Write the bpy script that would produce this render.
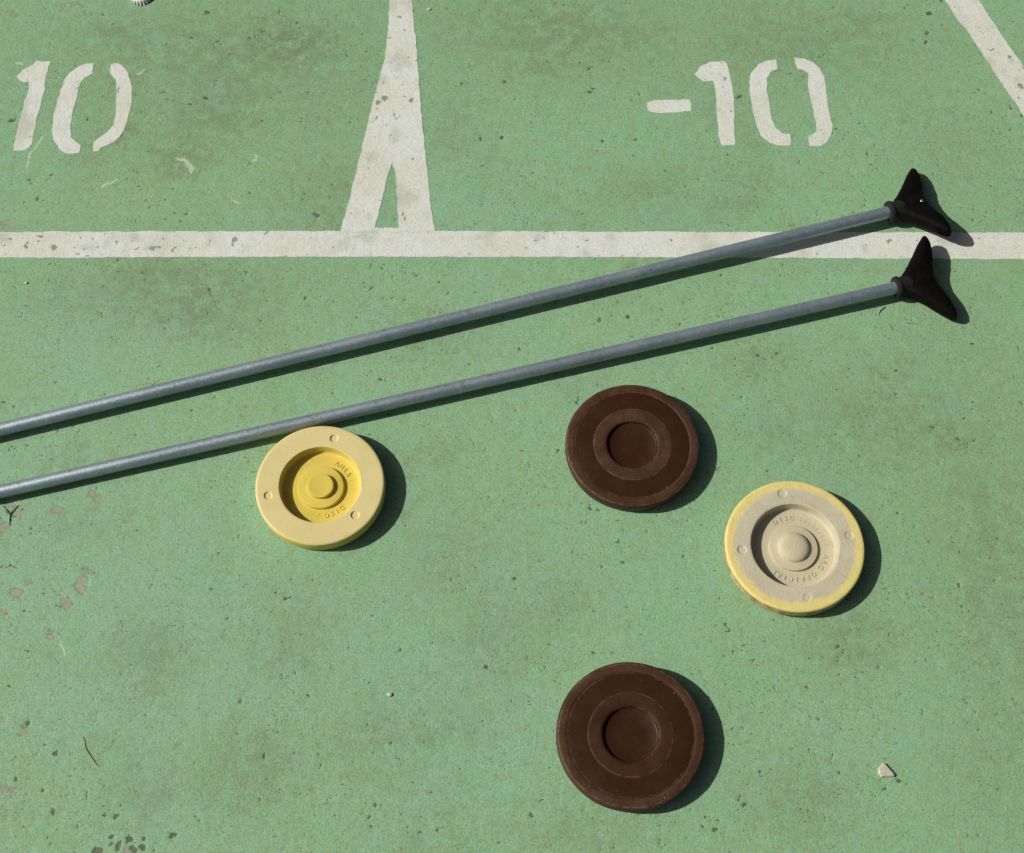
import bpy, bmesh, math, random
import numpy as np
from mathutils import Vector, Matrix, geometry

random.seed(7)
rng = np.random.default_rng(11)
scene = bpy.context.scene
for o in list(bpy.data.objects):
    bpy.data.objects.remove(o)
C = scene.collection

# ------------------------------------------------------------------ camera
W, Hp = 1024, 853
FPX = 1440.0                      # focal length in pixels
PITCH = math.radians(65.2)       # optical axis below the horizon
CAM_H = 1.518
cam_d = bpy.data.cameras.new('camera')
cam = bpy.data.objects.new('camera', cam_d)
C.objects.link(cam)
cam.location = (0, 0, CAM_H)
cam.rotation_euler = (math.pi / 2 - PITCH, 0, 0)
cam_d.sensor_fit = 'HORIZONTAL'
cam_d.sensor_width = 36.0
cam_d.lens = 36.0 * FPX / W
cam_d.clip_start = 0.02
cam_d.clip_end = 400
scene.camera = cam
scene.render.resolution_x, scene.render.resolution_y = W, Hp

# ------------------------------------------------------------------ light
SUN_EL = math.radians(40.5)
SUN_AZ = math.radians(0.3)        # shadow direction: +X turned this far towards -Y
world = bpy.data.worlds.new('World')
scene.world = world
world.use_nodes = True
wn = world.node_tree.nodes
wl = world.node_tree.links
wn.clear()
wo = wn.new('ShaderNodeOutputWorld')
wb = wn.new('ShaderNodeBackground')
sk = wn.new('ShaderNodeTexSky')
sk.sky_type = 'NISHITA'
sk.sun_disc = False
sk.sun_elevation = SUN_EL
sk.sun_rotation = math.radians(-90) + SUN_AZ
sk.air_density = 0.55
sk.dust_density = 4.0
sk.ozone_density = 0.0
wb.inputs['Strength'].default_value = 0.05
wl.new(sk.outputs[0], wb.inputs[0])
wl.new(wb.outputs[0], wo.inputs[0])

sun_d = bpy.data.lights.new('sun', 'SUN')
sun_d.energy = 5.0
sun_d.angle = math.radians(0.53)
sun_d.color = (1.0, 0.97, 0.905)
sun = bpy.data.objects.new('sun', sun_d)
C.objects.link(sun)
sdir = Vector((math.cos(SUN_EL) * math.cos(SUN_AZ), -math.cos(SUN_EL) * math.sin(SUN_AZ), -math.sin(SUN_EL)))
sun.rotation_euler = sdir.to_track_quat('-Z', 'Y').to_euler()
sun.location = (-4, 0.8, 4)

vs = scene.view_settings
vs.view_transform = 'Standard'
vs.look = 'None'
vs.exposure = -0.24
vs.gamma = 1.0
vs.use_curve_mapping = False


# ------------------------------------------------------------------ helpers
def P(px, py, z=0.0):
    """Where the sight line through a photo point meets the level z (metres)."""
    s, c = math.sin(PITCH), math.cos(PITCH)
    u, v = px - W / 2, Hp / 2 - py
    d = Vector((u, FPX * c + v * s, -FPX * s + v * c))
    k = (z - CAM_H) / d.z
    return Vector((d.x * k, d.y * k, z))


def srgb(r, g, b):
    f = lambda c: c / 12.92 if c <= 0.04045 else ((c + 0.055) / 1.055) ** 2.4
    return (f(r / 255), f(g / 255), f(b / 255), 1.0)


def mesh_obj(name, verts, faces, mat, parent=None, smooth=True, sharp=None):
    me = bpy.data.meshes.new(name)
    me.from_pydata([tuple(v) for v in verts], [], faces)
    me.update()
    if smooth:
        me.polygons.foreach_set('use_smooth', [True] * len(me.polygons))
        if sharp:
            me.set_sharp_from_angle(angle=math.radians(sharp))
    if mat:
        me.materials.append(mat)
    o = bpy.data.objects.new(name, me)
    C.objects.link(o)
    if parent:
        o.parent = parent
    return o


def tag(o, label=None, cat=None, group=None, kind=None):
    if label: o['label'] = label
    if cat: o['category'] = cat
    if group: o['group'] = group
    if kind: o['kind'] = kind
    return o


def thing(name, loc, label, cat, group=None, rz=0.0):
    e = bpy.data.objects.new(name, None)
    e.empty_display_size = 0.03
    C.objects.link(e)
    e.location = loc
    e.rotation_euler = (0, 0, rz)
    return tag(e, label, cat, group)


class NT:
    """small wrapper for building node materials"""
    def __init__(self, name):
        self.m = bpy.data.materials.new(name)
        self.m.use_nodes = True
        self.t = self.m.node_tree
        self.n = self.t.nodes
        self.b = self.n['Principled BSDF']
        self.co = self.n.new('ShaderNodeTexCoord').outputs['Object']

    def link(self, a, b):
        self.t.links.new(a, b)

    def put(self, sock, val):
        if hasattr(val, 'is_output'):
            self.link(val, sock)
        else:
            sock.default_value = val

    def noise(self, scale, detail=3, rough=0.55, offset=None, stretch=None):
        nd = self.n.new('ShaderNodeTexNoise')
        nd.inputs['Scale'].default_value = scale
        nd.inputs['Detail'].default_value = detail
        nd.inputs['Roughness'].default_value = rough
        mp = self.n.new('ShaderNodeMapping')
        if offset: mp.inputs['Location'].default_value = offset
        if stretch: mp.inputs['Scale'].default_value = stretch
        self.link(self.co, mp.inputs['Vector'])
        self.link(mp.outputs[0], nd.inputs['Vector'])
        return nd.outputs['Fac']

    def ramp(self, fac, lo, hi, a=0.0, b=1.0):
        r = self.n.new('ShaderNodeMapRange')
        r.interpolation_type = 'SMOOTHSTEP'
        self.put(r.inputs['Value'], fac)
        r.inputs['From Min'].default_value = lo
        r.inputs['From Max'].default_value = hi
        r.inputs['To Min'].default_value = a
        r.inputs['To Max'].default_value = b
        return r.outputs[0]

    def math(self, op, a, b=0.0):
        m = self.n.new('ShaderNodeMath')
        m.operation = op
        self.put(m.inputs[0], a)
        self.put(m.inputs[1], b)
        return m.outputs[0]

    def mix(self, fac, a, b, mode='MIX'):
        m = self.n.new('ShaderNodeMix')
        m.data_type = 'RGBA'
        m.blend_type = mode
        self.put(m.inputs[0], fac)
        self.put(m.inputs[6], a)
        self.put(m.inputs[7], b)
        return m.outputs[2]

    def attr(self, name):
        a = self.n.new('ShaderNodeAttribute')
        a.attribute_name = name
        return a.outputs['Fac']

    def radius(self):
        s = self.n.new('ShaderNodeSeparateXYZ')
        self.link(self.co, s.inputs[0])
        x, y = s.outputs[0], s.outputs[1]
        self.xyz = s.outputs
        return self.math('SQRT', self.math('ADD', self.math('MULTIPLY', x, x), self.math('MULTIPLY', y, y)))

    def bump(self, height, dist, strength=1.0, normal=None):
        b = self.n.new('ShaderNodeBump')
        b.inputs['Distance'].default_value = dist
        b.inputs['Strength'].default_value = strength
        self.link(height, b.inputs['Height'])
        if normal: self.link(normal, b.inputs['Normal'])
        return b.outputs[0]

    def done(self, color, rough, normal=None, metal=None, spec=None, coat=None):
        self.put(self.b.inputs['Base Color'], color)
        self.put(self.b.inputs['Roughness'], rough)
        if normal: self.link(normal, self.b.inputs['Normal'])
        if metal is not None: self.put(self.b.inputs['Metallic'], metal)
        if spec is not None: self.b.inputs['Specular IOR Level'].default_value = spec
        if coat: 
            self.b.inputs['Coat Weight'].default_value = coat
            self.b.inputs['Coat Roughness'].default_value = 0.3
        return self.m


# ------------------------------------------------------------------ numpy noise
_lat = {}


def vnoise(x, y, cell, seed):
    """value noise at points x, y (arrays, metres) with lattice size cell"""
    N = 1024
    if seed not in _lat:
        _lat[seed] = np.random.default_rng(seed).random((N, N)).astype(np.float32)
    lat = _lat[seed]
    gx, gy = x / cell + 4096, y / cell + 4096
    ix, iy = np.floor(gx).astype(int), np.floor(gy).astype(int)
    fx, fy = gx - ix, gy - iy
    fx = fx * fx * (3 - 2 * fx)
    fy = fy * fy * (3 - 2 * fy)
    a = lat[ix % N, iy % N]; b = lat[(ix + 1) % N, iy % N]
    c = lat[ix % N, (iy + 1) % N]; d = lat[(ix + 1) % N, (iy + 1) % N]
    return (a * (1 - fx) + b * fx) * (1 - fy) + (c * (1 - fx) + d * fx) * fy


def fbm(x, y, cell, seed, octv=3):
    s, amp, tot = 0, 1.0, 0
    for k in range(octv):
        s = s + amp * vnoise(x, y, cell / 2 ** k, seed + k)
        tot += amp
        amp *= 0.55
    return s / tot


def relief(x, y):
    """fine unevenness of the trowelled concrete, always at or below 0"""
    h = 0.00045 * (fbm(x, y, 0.055, 3, 2) - 1.0) + 0.00026 * (fbm(x, y, 0.011, 21, 2) - 1.0)
    h = h + 0.00022 * (vnoise(x, y, 0.0042, 33) - 1.0)
    return h


# ------------------------------------------------------------------ the court surface
X0, X1, Y0, Y1, ST = -0.86, 0.86, 0.20, 1.57, 0.00175
xs = np.arange(X0, X1 + ST / 2, ST)
ys = np.arange(Y0, Y1 + ST / 2, ST)
far = np.array([0.03, 0.1, 0.25, 0.6, 1.4, 3.0, 6.5, 14.0, 30.0, 70.0])
gx = np.concatenate([X0 - far[::-1], xs, xs[-1] + far])
gy = np.concatenate([Y0 - far[::-1], ys, ys[-1] + far])
GX, GY = np.meshgrid(gx, gy, indexing='ij')
NX, NY = GX.shape
Z = relief(GX, GY)
chip = np.zeros_like(GX); bare = np.zeros_like(GX); scrape = np.zeros_like(GX); rust = np.zeros_like(GX)
warpx = (fbm(GX, GY, 0.006, 51, 2) - 0.5)
warpy = (fbm(GX, GY, 0.006, 61, 2) - 0.5)
i0 = len(far)


def stamp(field, x, y, rx, ry, ang=0.0, val=1.0, warp=0.5, soft=0.25):
    R = max(rx, ry) * 1.7 + 2 * ST
    a = i0 + int((x - R - X0) / ST); b = i0 + int((x + R - X0) / ST) + 2
    c = i0 + int((y - R - Y0) / ST); d = i0 + int((y + R - Y0) / ST) + 2
    a, c = max(a, 0), max(c, 0)
    if a >= NX or c >= NY or b <= 0 or d <= 0:
        return
    sl = (slice(a, b), slice(c, d))
    m = min(rx, ry)
    dx = GX[sl] - x + warpx[sl] * m * 2 * warp
    dy = GY[sl] - y + warpy[sl] * m * 2 * warp
    ca, sa = math.cos(ang), math.sin(ang)
    q = np.sqrt(((dx * ca + dy * sa) / rx) ** 2 + ((-dx * sa + dy * ca) / ry) ** 2)
    w = np.clip((1 + soft - q) / (2 * soft), 0, 1) * val
    field[sl] = np.maximum(field[sl], w)


def stamp_px(field, px, py, rpx, rpy=None, ang=0.0, **k):
    p = P(px, py)
    s = 0.00117 * (1 - 0.00033 * (py - 426))       # metres per pixel there
    stamp(field, p.x, p.y, rpx * s, (rpy or rpx) * s / 0.9, ang, **k)


def stroke_px(field, pts, wpx, **k):
    for (ax, ay), (bx, by) in zip(pts[:-1], pts[1:]):
        n = max(2, int(math.hypot(bx - ax, by - ay) / 1.0))
        for i in range(n + 1):
            t = i / n
            stamp_px(field, ax + (bx - ax) * t, ay + (by - ay) * t, wpx, **k)


# chips whose place in the photo can be read, as (x, y, size)
for x, y, r in [(116, 817, 4.6), (172, 836, 4.6), (111, 836.5, 3.6), (129.5, 839.5, 4.2), (143.5, 839, 2.8), (98, 851, 8),
                (120, 846, 5), (112, 844, 2.6), (141, 847, 4.5), (133, 850, 5), (105, 815, 2.4), (55, 754, 3.2), (42.5, 790, 3), (53, 812, 3),
                (15, 779, 3.2), (240, 701, 2.7), (227, 618, 2.4), (225, 630, 1.5), (259, 800, 2.6), (285, 599, 2.4),
                (309, 695, 2.5), (267, 731, 1.5), (239, 742, 1.3), (163, 811, 1.3), (201, 793, 1.5), (82, 800, 1.6),
                (401, 650, 2.6), (415, 650, 1.7), (375, 804, 2.8), (370, 817, 2.8), (372, 826, 2.4), (381, 823, 1.7),
                (514, 578, 2.2), (516, 588, 1.7), (532, 815, 2.6), (534, 822, 1.6), (486, 667, 2.4), (477, 631, 1.4),
                (391, 743, 1.7), (371, 753, 1.6), (375, 779, 1.6), (807, 687, 2.8), (818, 719, 2.7), (838, 646, 2.7),
                (838, 655, 2), (724, 624, 2.2), (729, 631, 2), (744, 805, 3), (738, 800, 2), (705, 817, 2), (714, 830, 2.6),
                (859, 784, 1.8), (823, 701, 1.6), (743, 651, 1.8), (845, 763, 1.4), (741, 795, 1.7), (717, 829, 2),
                (738, 97, 3.4), (928, 12, 4), (928, 33, 3), (926, 42, 2.4), (942, 25, 2), (959, 72, 1.5), (710, 175, 1.8),
                (972, 344, 2.2), (777, 353, 2.2), (758, 355, 2.3), (737, 343, 1.7), (742, 396, 2), (713, 414, 2),
                (767, 471, 2), (628, 317, 3), (612, 315.5, 2), (599, 320, 2.7), (640, 296.5, 2), (519, 348, 2.2),
                (486, 300, 1.8), (30, 16, 1.5), (53, 46, 1.7), (29, 180, 2.2), (38, 199, 2.4), (31, 183, 2), (12, 121, 3),
                (108, 176, 1.6), (126, 178, 2), (190, 42, 1.8), (207, 12, 2.8), (192, 38, 2.4), (250, 38, 1.8), (316, 214, 3.5),
                (666, 171, 2), (597, 150, 2), (603, 141, 2.3), (636, 139, 2.2), (590, 92, 2.4), (594, 88, 2), (590, 68, 2.2),
                (524, 17, 1.8), (500, 10, 1.4), (255, 338, 1.6), (209, 289, 2.5), (233, 329, 2), (158, 366, 1.8),
                (333, 393, 2), (335, 397, 1.6), (157, 367, 1.5), (990, 758, 2), (929, 541, 2), (953, 542, 1.6),
                (988, 540, 1.7), (896, 492, 1.6), (960, 636, 1.5), (978, 583, 1.6)]:
    aa = random.uniform(0, 3)
    r *= 0.92
    for k in range(3 if r > 1.9 else 1):
        stamp_px(chip, x + random.uniform(-.45, .45) * r, y + random.uniform(-.45, .45) * r, r * random.uniform(.5, .85), r * random.uniform(.4, .75), aa + random.uniform(-1.2, 1.2),
                 val=random.uniform(0.85, 1.0), warp=0.8, soft=0.35)
# curled scratches of lost paint
for pts in [[(735, 790), (741, 793), (737, 800), (744, 806)], [(706, 816), (713, 818), (709, 822)],
            [(732, 640), (738, 650)], [(10, 762), (16, 755), (14, 765)], [(29, 765), (39, 749)], [(25, 761), (36, 752)],
            [(196, 815), (203, 830)], [(199, 790), (202, 795)], [(960, 445), (974, 440), (972, 436)],
            [(955, 450), (968, 447)], [(930, 433), (942, 418), (944, 422)], [(254, 318), (262, 322)], [(208, 285), (212, 296)],
            [(147, 381), (152, 385), (160, 380)], [(905, 318), (914, 322)], [(84, 741), (85, 750)]]:
    stroke_px(chip, pts, 0.9, val=0.5, warp=0.9)
# pinkish bare concrete where the paint has flaked off
for x, y, rx, ry, a in [(83, 580, 7, 16, 0.5), (67, 603, 6, 6, 0), (14, 593, 6, 6, 0), (29, 581, 4, 3, 0), (4, 528, 6, 6, 0),
                        (20, 514, 6, 5, 0.5), (58, 508, 6, 5, 0), (94, 495, 5, 5, 0.6), (4, 612, 5, 3.5, 0), (25, 592, 2.2, 2, 0),
                        (25, 728, 4.5, 10, 0.2), (7, 791, 8, 5, 0.5), (2, 719, 5, 3.5, 0), (50, 633, 4, 8, 0.1), (124, 622, 2.4, 2.4, 0),
                        (13, 13, 6, 3, 0.4), (83, 4, 16, 3.5, 0), (67, 7, 6, 3, 0), (5, 224, 7, 4, 0), (330, 122, 5, 3, 0),
                        (133, 850, 9, 4, 0), (10, 505, 9, 4, 0.3)]:
    for k in range(7):
        t_ = random.uniform(-.75, .75)
        ox, oy = (random.uniform(-.5, .5) * rx, t_ * ry) if ry > rx else (t_ * rx, random.uniform(-.5, .5) * ry)
        mn = min(rx, ry)
        stamp_px(bare, x + ox * math.cos(a) - oy * math.sin(a), y + ox * math.sin(a) + oy * math.cos(a), mn * random.uniform(.42, .8), mn * random.uniform(.42, .8), a, warp=0.9, val=random.uniform(.6, .95), soft=.5)
# flicks of white paint
for pts, w in [([(177, 158), (184, 160), (189, 164), (191, 172)], 2.0), ([(188, 163), (192, 169)], 3.0), ([(252, 160), (256, 160)], 1.6),
               ([(254, 154), (256, 157)], 1.6), ([(42, 137), (36, 147), (29, 155), (27, 167)], 1.3), ([(102, 186), (118, 179)], 1.3),
               ([(138, 74), (144, 69)], 1.3), ([(60, 641), (65, 656)], 1.2), ([(228, 196), (238, 203)], 1.2), ([(16, 62), (22, 64)], 1.4)]:
    stroke_px(scrape, pts, w, val=0.75, warp=0.8)
# scattered small chips, clustered
dens = lambda x, y: vnoise(np.array([x]), np.array([y]), 0.11, 77)[0]
n = 0
while n < 5200:
    x, y = random.uniform(X0, X1), random.uniform(Y0, Y1)
    if random.random() > dens(x, y) ** 2.2 * 1.3:
        continue
    n += 1
    r = 0.0006 * (1 + random.paretovariate(3.6)) * 0.55
    stamp(chip, x, y, min(r, 0.0028) * random.uniform(0.8, 1.9), min(r, 0.0028), random.uniform(0, 3.14), val=random.uniform(0.45, 0.95), warp=0.7, soft=0.4)
# fine speckle between them
sp = vnoise(GX, GY, 0.0026, 91) * 0.6 + vnoise(GX, GY, 0.0052, 92) * 0.4
chip = np.maximum(chip, np.clip((sp - (0.86 - 0.13 * fbm(GX, GY, 0.09, 95, 2))) / 0.07, 0, 1) * 0.68)
# old dirt trodden into the paint
dirt = np.zeros_like(GX)
for x, y, rx, ry, v in [(230, 60, 200, 90, .6), (560, 30, 160, 60, .6), (800, 40, 160, 60, .5), (1000, 560, 70, 220, .45), (900, 420, 120, 60, .45), (180, 290, 120, 45, .6), (330, 200, 60, 50, .5), (285, 45, 70, 45, .9), (215, 115, 60, 40, .7), (180, 155, 40, 25, .8), (120, 35, 60, 30, .6), (150, 275, 45, 40, .7), (200, 305, 60, 40, .7),
                        (540, 55, 70, 35, .6), (640, 35, 60, 30, .5), (60, 300, 40, 20, .4), (450, 130, 30, 40, .4), (650, 190, 60, 30, .4), (860, 20, 60, 25, .5),
                        (860, 405, 40, 20, .6), (945, 435, 30, 25, .6), (900, 400, 60, 15, .4), (760, 360, 40, 25, .5), (780, 430, 40, 30, .4), (850, 640, 45, 30, .6),
                        (800, 800, 50, 30, .5), (250, 765, 45, 35, .6), (290, 640, 40, 40, .4), (150, 660, 40, 40, .5), (150, 790, 40, 30, .4), (500, 640, 40, 40, .4),
                        (375, 740, 50, 30, .4), (590, 830, 60, 20, .4), (430, 330, 60, 25, .5), (90, 150, 25, 40, .4), (130, 130, 20, 25, .7), (720, 105, 25, 40, .4), (960, 150, 60, 60, .3),
                        (70, 520, 50, 20, .3), (460, 560, 60, 50, .3), (560, 600, 40, 30, .35), (1000, 760, 60, 60, .3)]:
    p = P(x, y); m = 0.00117
    dirt = np.maximum(dirt, v * np.exp(-(((GX - p.x + warpx * .05) / (rx * m)) ** 2 + ((GY - p.y + warpy * .05) / (ry * m * 1.1)) ** 2)))
# uneven light painted into the colour: paler green, mostly left and centre
light_tint = np.zeros_like(GX)
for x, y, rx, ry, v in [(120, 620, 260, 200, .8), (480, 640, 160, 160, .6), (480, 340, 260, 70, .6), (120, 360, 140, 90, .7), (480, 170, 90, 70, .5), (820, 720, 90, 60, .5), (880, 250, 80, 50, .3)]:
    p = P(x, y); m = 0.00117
    light_tint = np.maximum(light_tint, v * np.exp(-(((GX - p.x) / (rx * m)) ** 2 + ((GY - p.y) / (ry * m * 1.1)) ** 2)))
# a chip is a shallow pit in the paint film
Z = Z - 0.00055 * np.clip(chip, 0, 1) - 0.0005 * bare

verts = np.stack([GX, GY, Z], -1).reshape(-1, 3).astype(np.float32)
idx = np.arange(NX * NY).reshape(NX, NY)
quads = np.stack([idx[:-1, :-1], idx[1:, :-1], idx[1:, 1:], idx[:-1, 1:]], -1).reshape(-1, 4).astype(np.int32)
gm = bpy.data.meshes.new('court')
gm.vertices.add(len(verts)); gm.vertices.foreach_set('co', verts.ravel())
gm.loops.add(quads.size); gm.loops.foreach_set('vertex_index', quads.ravel())
gm.polygons.add(len(quads)); gm.polygons.foreach_set('loop_start', np.arange(0, quads.size, 4, dtype=np.int32))
gm.update(calc_edges=True)
gm.polygons.foreach_set('use_smooth', np.ones(len(quads), dtype=bool))
for nm, f in (('chip', chip), ('bare', bare), ('scrape', scrape), ('dirt', dirt), ('light_tint', light_tint)):
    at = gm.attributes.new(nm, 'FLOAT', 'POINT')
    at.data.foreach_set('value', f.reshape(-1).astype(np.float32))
court = bpy.data.objects.new('court', gm)
C.objects.link(court)
tag(court, 'weathered green painted concrete shuffleboard court', kind='structure')


def mat_court():
    t = NT('green_court_paint')
    low = t.noise(4.2, 4, 0.6, (3.1, 1.7, 0))
    low2 = t.noise(9.0, 5, 0.65, (7.3, 2.2, 0))
    mid = t.noise(38, 4, 0.6)
    fine = t.noise(420, 3, 0.6)
    grain = t.noise(900, 2, 0.7, (5, 5, 0))
    col = t.mix(t.ramp(low, 0.30, 0.70), GREEN_A, GREEN_B)
    col = t.mix(t.math('MULTIPLY', t.ramp(low2, 0.45, 0.75), 0.5), col, GREEN_C)
    col = t.mix(t.math('MULTIPLY', t.ramp(mid, 0.45, 0.75), 0.45), col, GREEN_D)
    col = t.mix(t.math('MULTIPLY', t.ramp(t.noise(14, 5, 0.65, (5, 2, 0)), 0.50, 0.70), 0.55), col, VIVID)
    col = t.mix(t.math('MULTIPLY', t.attr('light_tint'), t.ramp(t.noise(20, 5, 0.7, (9, 9, 0)), 0.3, 0.65, 0.2, 0.8)), col, LIT_GREEN)
    blot = t.noise(75, 6, 0.72, (3, 8, 0))
    col = t.mix(t.ramp(blot, 0.49, 0.66, 0.0, 0.65), col, OLIVE)
    col = t.mix(t.ramp(blot, 0.50, 0.34, 0.0, 0.6), col, BLUISH)
    olive = t.math('MULTIPLY', t.ramp(t.noise(6.0, 6, 0.7, (1.3, 9.1, 0)), 0.50, 0.74, 0.0, 0.8), t.ramp(t.noise(55, 5, 0.75, (2, 8, 0)), 0.32, 0.66))
    dirt = t.math('MULTIPLY', t.attr('dirt'), t.ramp(t.noise(48, 6, 0.75, (2, 3, 0)), 0.34, 0.60, 0.15, 1.15))
    col = t.mix(t.math('MULTIPLY', t.math('MAXIMUM', olive, dirt), 0.85), col, DIRT)
    g = t.ramp(t.math('ADD', t.math('MULTIPLY', fine, 0.55), t.math('MULTIPLY', grain, 0.45)), 0.3, 0.7, 0.80, 1.18)
    vm = t.n.new('ShaderNodeVectorMath'); vm.operation = 'SCALE'
    t.link(col, vm.inputs[0]); t.link(g, vm.inputs['Scale'])
    col = vm.outputs[0]
    rag = t.math('MULTIPLY', t.math('SUBTRACT', t.noise(520, 3, 0.65, (4, 1, 0)), 0.5), 0.9)
    ba = t.math('ADD', t.attr('bare'), t.math('ADD', rag, t.math('MULTIPLY', t.math('SUBTRACT', t.noise(190, 4, 0.7, (2, 6, 0)), 0.5), 2.4)))
    rim = t.math('MULTIPLY', t.ramp(ba, 0.30, 0.42), t.ramp(ba, 0.62, 0.48))
    col = t.mix(t.ramp(ba, 0.45, 0.75, 0.0, 0.85), col, t.mix(t.ramp(mid, 0.35, 0.65), BARE, BARE2))
    col = t.mix(t.math('MULTIPLY', t.math('MULTIPLY', rim, t.ramp(t.attr('bare'), 0.1, 0.4)), 0.55), col, CHIP2)
    ca = t.math('ADD', t.attr('chip'), t.math('MULTIPLY', rag, t.ramp(t.attr('chip'), 0.05, 0.4)))
    col = t.mix(t.math('MULTIPLY', t.ramp(ca, 0.34, 0.60), 0.85), col, t.mix(t.ramp(t.noise(26, 2, 0.5, (9, 3, 0)), 0.45, 0.6), CHIP, CHIP2))
    col = t.mix(t.ramp(t.math('ADD', t.attr('scrape'), rag), 0.35, 0.75, 0, 0.8), col, SCRAPE)
    speck = t.math('MULTIPLY', t.ramp(t.noise(330, 2, 0.5, (7, 1, 0)), 0.655, 0.70), t.ramp(t.noise(17, 3, 0.6, (3, 6, 0)), 0.40, 0.62, 0.15, 1.0))
    col = t.mix(t.math('MULTIPLY', speck, 0.7), col, CHIP)
    crk = t.math('ABSOLUTE', t.math('SUBTRACT', t.noise(34, 5, 0.68, (6, 3, 0)), 0.5))
    crk = t.math('MULTIPLY', t.ramp(crk, 0.012, 0.003), t.ramp(t.noise(9, 3, 0.6, (2, 9, 0)), 0.52, 0.66))
    crk = t.math('MULTIPLY', crk, t.ramp(t.noise(130, 3, 0.6, (5, 5, 0)), 0.45, 0.6))
    col = t.mix(t.math('MULTIPLY', crk, 0.45), col, CHIP2)
    smut = t.math('MULTIPLY', t.ramp(t.noise(210, 5, 0.75, (1, 4, 0), (1, 1.5, 1)), 0.55, 0.68), t.ramp(t.noise(11, 4, 0.65, (8, 5, 0)), 0.38, 0.62, 0.25, 1.0))
    col = t.mix(t.math('MULTIPLY', smut, 0.62), col, CHIP2)
    pale = t.ramp(t.noise(300, 4, 0.7, (6, 9, 0)), 0.62, 0.74)
    col = t.mix(t.math('MULTIPLY', pale, 0.35), col, (0.40, 0.52, 0.36, 1))
    nrm = t.bump(t.math('ADD', fine, t.math('MULTIPLY', grain, 0.6)), 0.0007, 0.7)
    return t.done(col, t.ramp(mid, 0.3, 0.7, 0.62, 0.8), nrm, spec=0.3)


GREEN_A = (0.222, 0.402, 0.226, 1)
GREEN_B = (0.230, 0.384, 0.198, 1)
GREEN_C = (0.214, 0.412, 0.256, 1)
GREEN_D = (0.266, 0.398, 0.230, 1)
DIRT = (0.158, 0.196, 0.100, 1)
OLIVE = (0.236, 0.338, 0.168, 1)
BLUISH = (0.228, 0.425, 0.282, 1)
LIT_GREEN = (0.250, 0.432, 0.280, 1)  # paler green that carries the painted light
VIVID = (0.195, 0.400, 0.185, 1)
BARE = (0.345, 0.30, 0.235, 1)
BARE2 = (0.30, 0.29, 0.22, 1)
CHIP = (0.050, 0.080, 0.040, 1)
CHIP2 = (0.095, 0.115, 0.065, 1)
SCRAPE = (0.46, 0.56, 0.43, 1)
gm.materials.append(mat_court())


# ------------------------------------------------------------------ painted markings
def mat_white():
    t = NT('worn_white_paint')
    low = t.noise(13, 4, 0.6, (2, 4, 0))
    mid = t.noise(60, 4, 0.65)
    fine = t.noise(420, 3, 0.6)
    col = t.mix(t.ramp(low, 0.38, 0.62), (0.62, 0.655, 0.60, 1), (0.595, 0.605, 0.525, 1))
    col = t.mix(t.math('MULTIPLY', t.ramp(mid, 0.5, 0.72), 0.35), col, (0.44, 0.46, 0.37, 1))
    g = t.ramp(fine, 0.3, 0.7, 0.9, 1.08)
    vm = t.n.new('ShaderNodeVectorMath'); vm.operation = 'SCALE'
    t.link(col, vm.inputs[0]); t.link(g, vm.inputs['Scale'])
    rag = t.math('MULTIPLY', t.math('SUBTRACT', t.noise(520, 3, 0.65, (4, 1, 0)), 0.5), 0.9)
    ca = t.math('ADD', t.attr('chip'), t.math('MULTIPLY', rag, t.ramp(t.attr('chip'), 0.05, 0.4)))
    col = t.mix(t.ramp(ca, 0.36, 0.7, 0.0, 0.8), vm.outputs[0], (0.17, 0.17, 0.11, 1))
    ed = t.math('ADD', t.attr('edge'), rag)
    col = t.mix(t.ramp(ed, 0.62, 1.05, 0.0, 0.85), col, (0.24, 0.38, 0.22, 1))
    thin = t.math('MULTIPLY', t.ramp(t.noise(110, 5, 0.75, (3, 7, 0)), 0.54, 0.70), t.ramp(t.noise(24, 3, 0.6, (1, 3, 0)), 0.4, 0.62))
    col = t.mix(t.math('MULTIPLY', thin, 0.7), col, (0.30, 0.40, 0.27, 1))
    wsp = t.ramp(t.noise(330, 3, 0.6, (7, 1, 0)), 0.62, 0.70)
    col = t.mix(t.math('MULTIPLY', wsp, 0.4), col, (0.25, 0.27, 0.19, 1))
    col = t.mix(t.math('MULTIPLY', t.attr('worn'), 0.4), col, (0.33, 0.36, 0.27, 1))
    nrm = t.bump(t.math('ADD', fine, t.math('MULTIPLY', mid, 0.8)), 0.0007, 0.6)
    return t.done(col, 0.7, nrm, spec=0.3)


M_WHITE = mat_white()


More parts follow.
